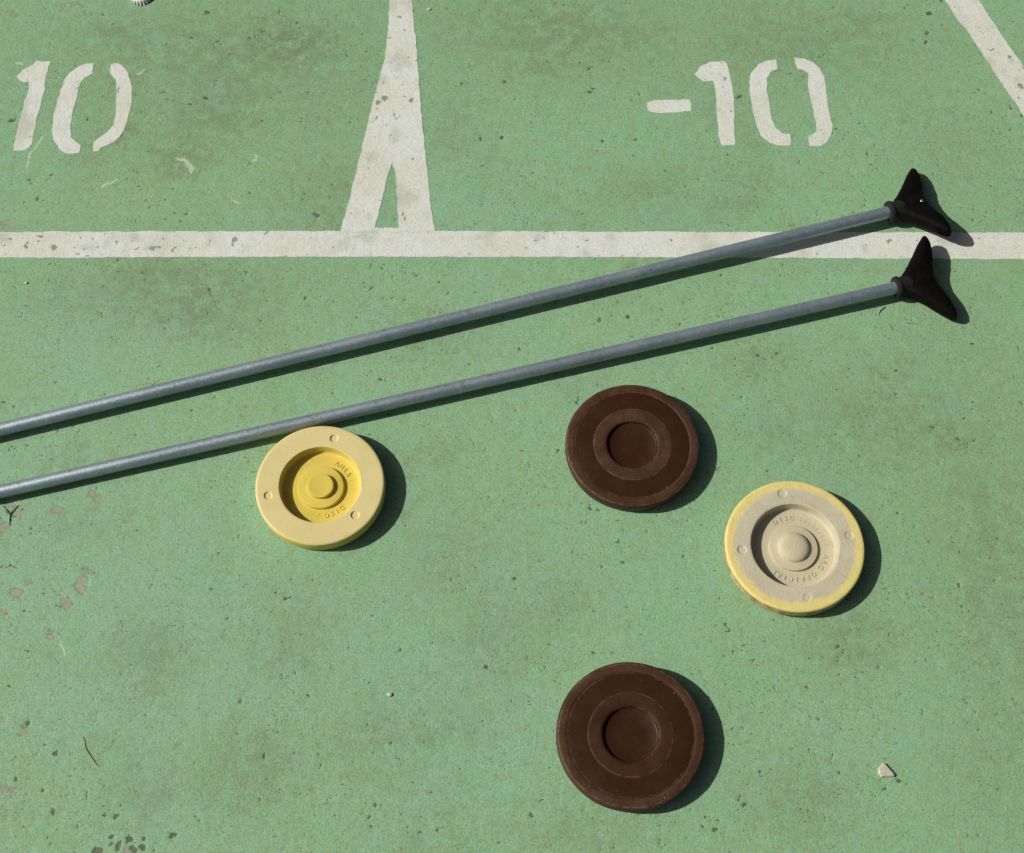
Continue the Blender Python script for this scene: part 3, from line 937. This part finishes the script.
cue((0, 429.0), (889, 212.0), -10, 'grey metal cue whose black fork lies on the white base line')
cue((0, 491.0), (896, 287.6), 5, 'grey metal cue touching the yellow disc', 1.0, False)


# ------------------------------------------------------------------ small debris
def pebble(px, py, size, mat, label, outline=None, h=0.5, seed=0, cat='pebble', name='pebble'):
    r = random.Random(seed)
    c = P(px, py)
    bm = bmesh.new()
    if outline:
        s = 0.00115
        pts = [(x * s, -y * s / 0.92) for x, y in outline]
        n = len(pts)
        cx = sum(p[0] for p in pts) / n; cy = sum(p[1] for p in pts) / n
        levels = [(0.90, 0.0), (1.0, 0.3), (0.97, 0.65), (0.80, 0.95)]
        rows = []
        for f, zz in levels:
            rows.append([bm.verts.new((cx + (x - cx) * f + r.uniform(-.0002, .0002), cy + (y - cy) * f + r.uniform(-.0002, .0002), zz * h * size + r.uniform(-.0002, .0002) * (zz > 0))) for x, y in pts])
        for a, b in zip(rows[:-1], rows[1:]):
            for i in range(n):
                bm.faces.new((a[i], a[(i + 1) % n], b[(i + 1) % n], b[i]))
        top = bm.verts.new((cx, cy, h * size * 1.02))
        for i in range(n): bm.faces.new((rows[-1][i], rows[-1][(i + 1) % n], top))
        bm.faces.new(rows[0][::-1])
    else:
        bmesh.ops.create_icosphere(bm, subdivisions=2, radius=size / 2)
        for v in bm.verts:
            k = 1 + r.uniform(-.16, .16)
            v.co = Vector((v.co.x * k, v.co.y * k * 0.8, max(v.co.z * k * h + size * h * 0.4, 0)))
    bmesh.ops.recalc_face_normals(bm, faces=bm.faces)
    me = bpy.data.meshes.new(name); bm.to_mesh(me); bm.free()
    me.materials.append(mat)
    o = bpy.data.objects.new(name, me); C.objects.link(o)
    o.location = (c.x, c.y, -0.0002)
    return tag(o, label, cat)


M_STONE = mat_plain('buff_stone', (0.42, 0.41, 0.31, 1), (0.50, 0.50, 0.39, 1), 300, 0.85)
M_CHALK = mat_plain('white_crumb', (0.42, 0.50, 0.38, 1), (0.56, 0.62, 0.50, 1), 400, 0.8)
pebble(885, 771, 0.010, M_STONE, 'small buff three-sided pebble on bare green court', [(-6.5, -2), (-2, -6.5), (0, -6.3), (8, 3), (7.2, 5), (-4.5, 5.2), (-6.8, 3)], 0.36, 3)
pebble(389.5, 694.5, 0.0055, M_CHALK, 'tiny white crumb below the yellow disc', None, 0.45, 4, 'crumb', 'crumb')
pebble(429, 9.5, 0.0055, M_CHALK, 'tiny white crumb beside the top of the white divider line', None, 0.35, 5, 'crumb', 'crumb')
pebble(26, 283, 0.0045, M_CHALK, 'tiny white crumb below the white base line', None, 0.4, 6, 'crumb', 'crumb')


def tube(name, pts, radii, mat, label, cat, group=None, segs=7):
    """a thin bent twig lying on the court; pts in photo points, radii in mm; several branches allowed"""
    V, F = [], []
    o0 = P(*pts[0][0])
    for branch, rad in zip(pts, radii):
        ctrl = [P(*p) for p in branch]
        path = []
        n = len(ctrl)
        for i in range(n - 1):
            p0, p1, p2, p3 = ctrl[max(i - 1, 0)], ctrl[i], ctrl[i + 1], ctrl[min(i + 2, n - 1)]
            for k in range(5):
                t = k / 5
                path.append(0.5 * (2 * p1 + (p2 - p0) * t + (2 * p0 - 5 * p1 + 4 * p2 - p3) * t * t + (3 * p1 - p0 - 3 * p2 + p3) * t ** 3))
        path.append(ctrl[-1])
        m = len(path); s = len(V)
        for i, p in enumerate(path):
            d = (path[min(i + 1, m - 1)] - path[max(i - 1, 0)]).normalized()
            sd = Vector((-d.y, d.x, 0))
            t = i / (m - 1)
            r = interp(rad, t) / 1000
            for j in range(segs):
                a = 2 * math.pi * j / segs
                q = p + sd * (r * math.cos(a)) + Vector((0, 0, r + r * math.sin(a)))
                V.append(q - Vector((o0.x, o0.y, 0)))
        for i in range(m - 1):
            for j in range(segs):
                k = (j + 1) % segs
                F.append((s + i * segs + j, s + i * segs + k, s + (i + 1) * segs + k, s + (i + 1) * segs + j))
        F.append(tuple(s + j for j in range(segs))[::-1]); F.append(tuple(s + (m - 1) * segs + j for j in range(segs)))
    o = mesh_obj(name, V, F, mat, None)
    o.location = (o0.x, o0.y, -0.0002)
    return tag(o, label, cat, group)


M_TWIG = mat_plain('dry_dark_twig', (0.07, 0.075, 0.04, 1), (0.11, 0.105, 0.06, 1), 300, 0.8)
M_STRAW = mat_plain('greyish_plant_fibre', (0.24, 0.29, 0.18, 1), (0.30, 0.35, 0.22, 1), 300, 0.8)
tp = [(0, 0.5), (0.4, 0.8), (1, 0.35)]
tube('twig', [[(9.5, 525), (10.3, 514.5), (14, 509.5), (19, 505)], [(10.3, 515), (6.5, 510), (2.5, 505.5)]], [[(0, 0.3), (0.5, 0.6), (1, 0.35)], [(0, 0.45), (1, 0.2)]], M_TWIG,
     'dark forked twig lying by the cue that touches the yellow disc', 'twig')
tube('plant_fibre', [[(82.3, 737), (84.6, 741), (85.6, 748), (91, 757), (96, 764), (99.5, 766.5)]], [[(0, 0.5), (0.15, 0.3), (0.4, 0.5), (0.7, 0.45), (1, 0.2)]], M_STRAW,
     'thin curved dark fibre on plain green paint', 'fibre')
tube('plant_fibre', [[(904, 321.5), (908, 323), (917.5, 324)]], [[(0, 0.5), (0.3, 0.8), (1, 0.3)]], M_STRAW, 'short straight fibre below the fork of the cue that touches the yellow disc', 'fibre')
tube('plant_fibre', [[(885, 307), (880, 310.5), (878.5, 315)]], [tp], M_STRAW, 'short bent fibre at the shadow edge of a cue collar', 'fibre')
tube('plant_fibre', [[(884, 320), (889, 325), (892.5, 330.5)]], [[(0, 0.3), (0.7, 0.6), (1, 0.25)]], M_STRAW, 'faint slanting fibre beneath a cue collar', 'fibre')
tube('plant_fibre', [[(968.5, 324), (972, 325.5), (976, 329)]], [[(0, 0.5), (0.4, 0.8), (1, 0.3)]], M_STRAW, 'short fibre beyond the fork shadow of a cue', 'fibre')


def bottle_cap(px, py):
    c = P(px, py)
    e = thing('bottle_cap', (c.x, c.y, 0), 'pale crimped bottle cap beyond the white 10', 'bottle cap')
    V, F, S, T = [], [], 21 * 8, 21
    prof = [(0, 6.0, 0), (10.5, 6.0, 0), (12.2, 5.6, 0.05), (13.2, 4.6, 0.3), (13.9, 2.8, 0.8), (14.6, 1.2, 1.1), (15.3, 0.25, 1.3)]
    for r, z, w in prof:
        for i in range(S):
            a = 2 * math.pi * i / S
            rr = r + w * math.cos(T * a) * 0.9
            V.append((rr / 1000 * math.cos(a), rr / 1000 * math.sin(a), z / 1000))
    for k in range(len(prof) - 1):
        for i in range(S):
            j = (i + 1) % S
            F.append((k * S + i, (k + 1) * S + i, (k + 1) * S + j, k * S + j))
    m = mat_plain('scratched_cap_enamel', (0.55, 0.52, 0.46, 1), (0.72, 0.72, 0.66, 1), 180, 0.4)
    mesh_obj('crown', V, F, m, e, True, 40)
    return e


bottle_cap(141.5, -3.5)
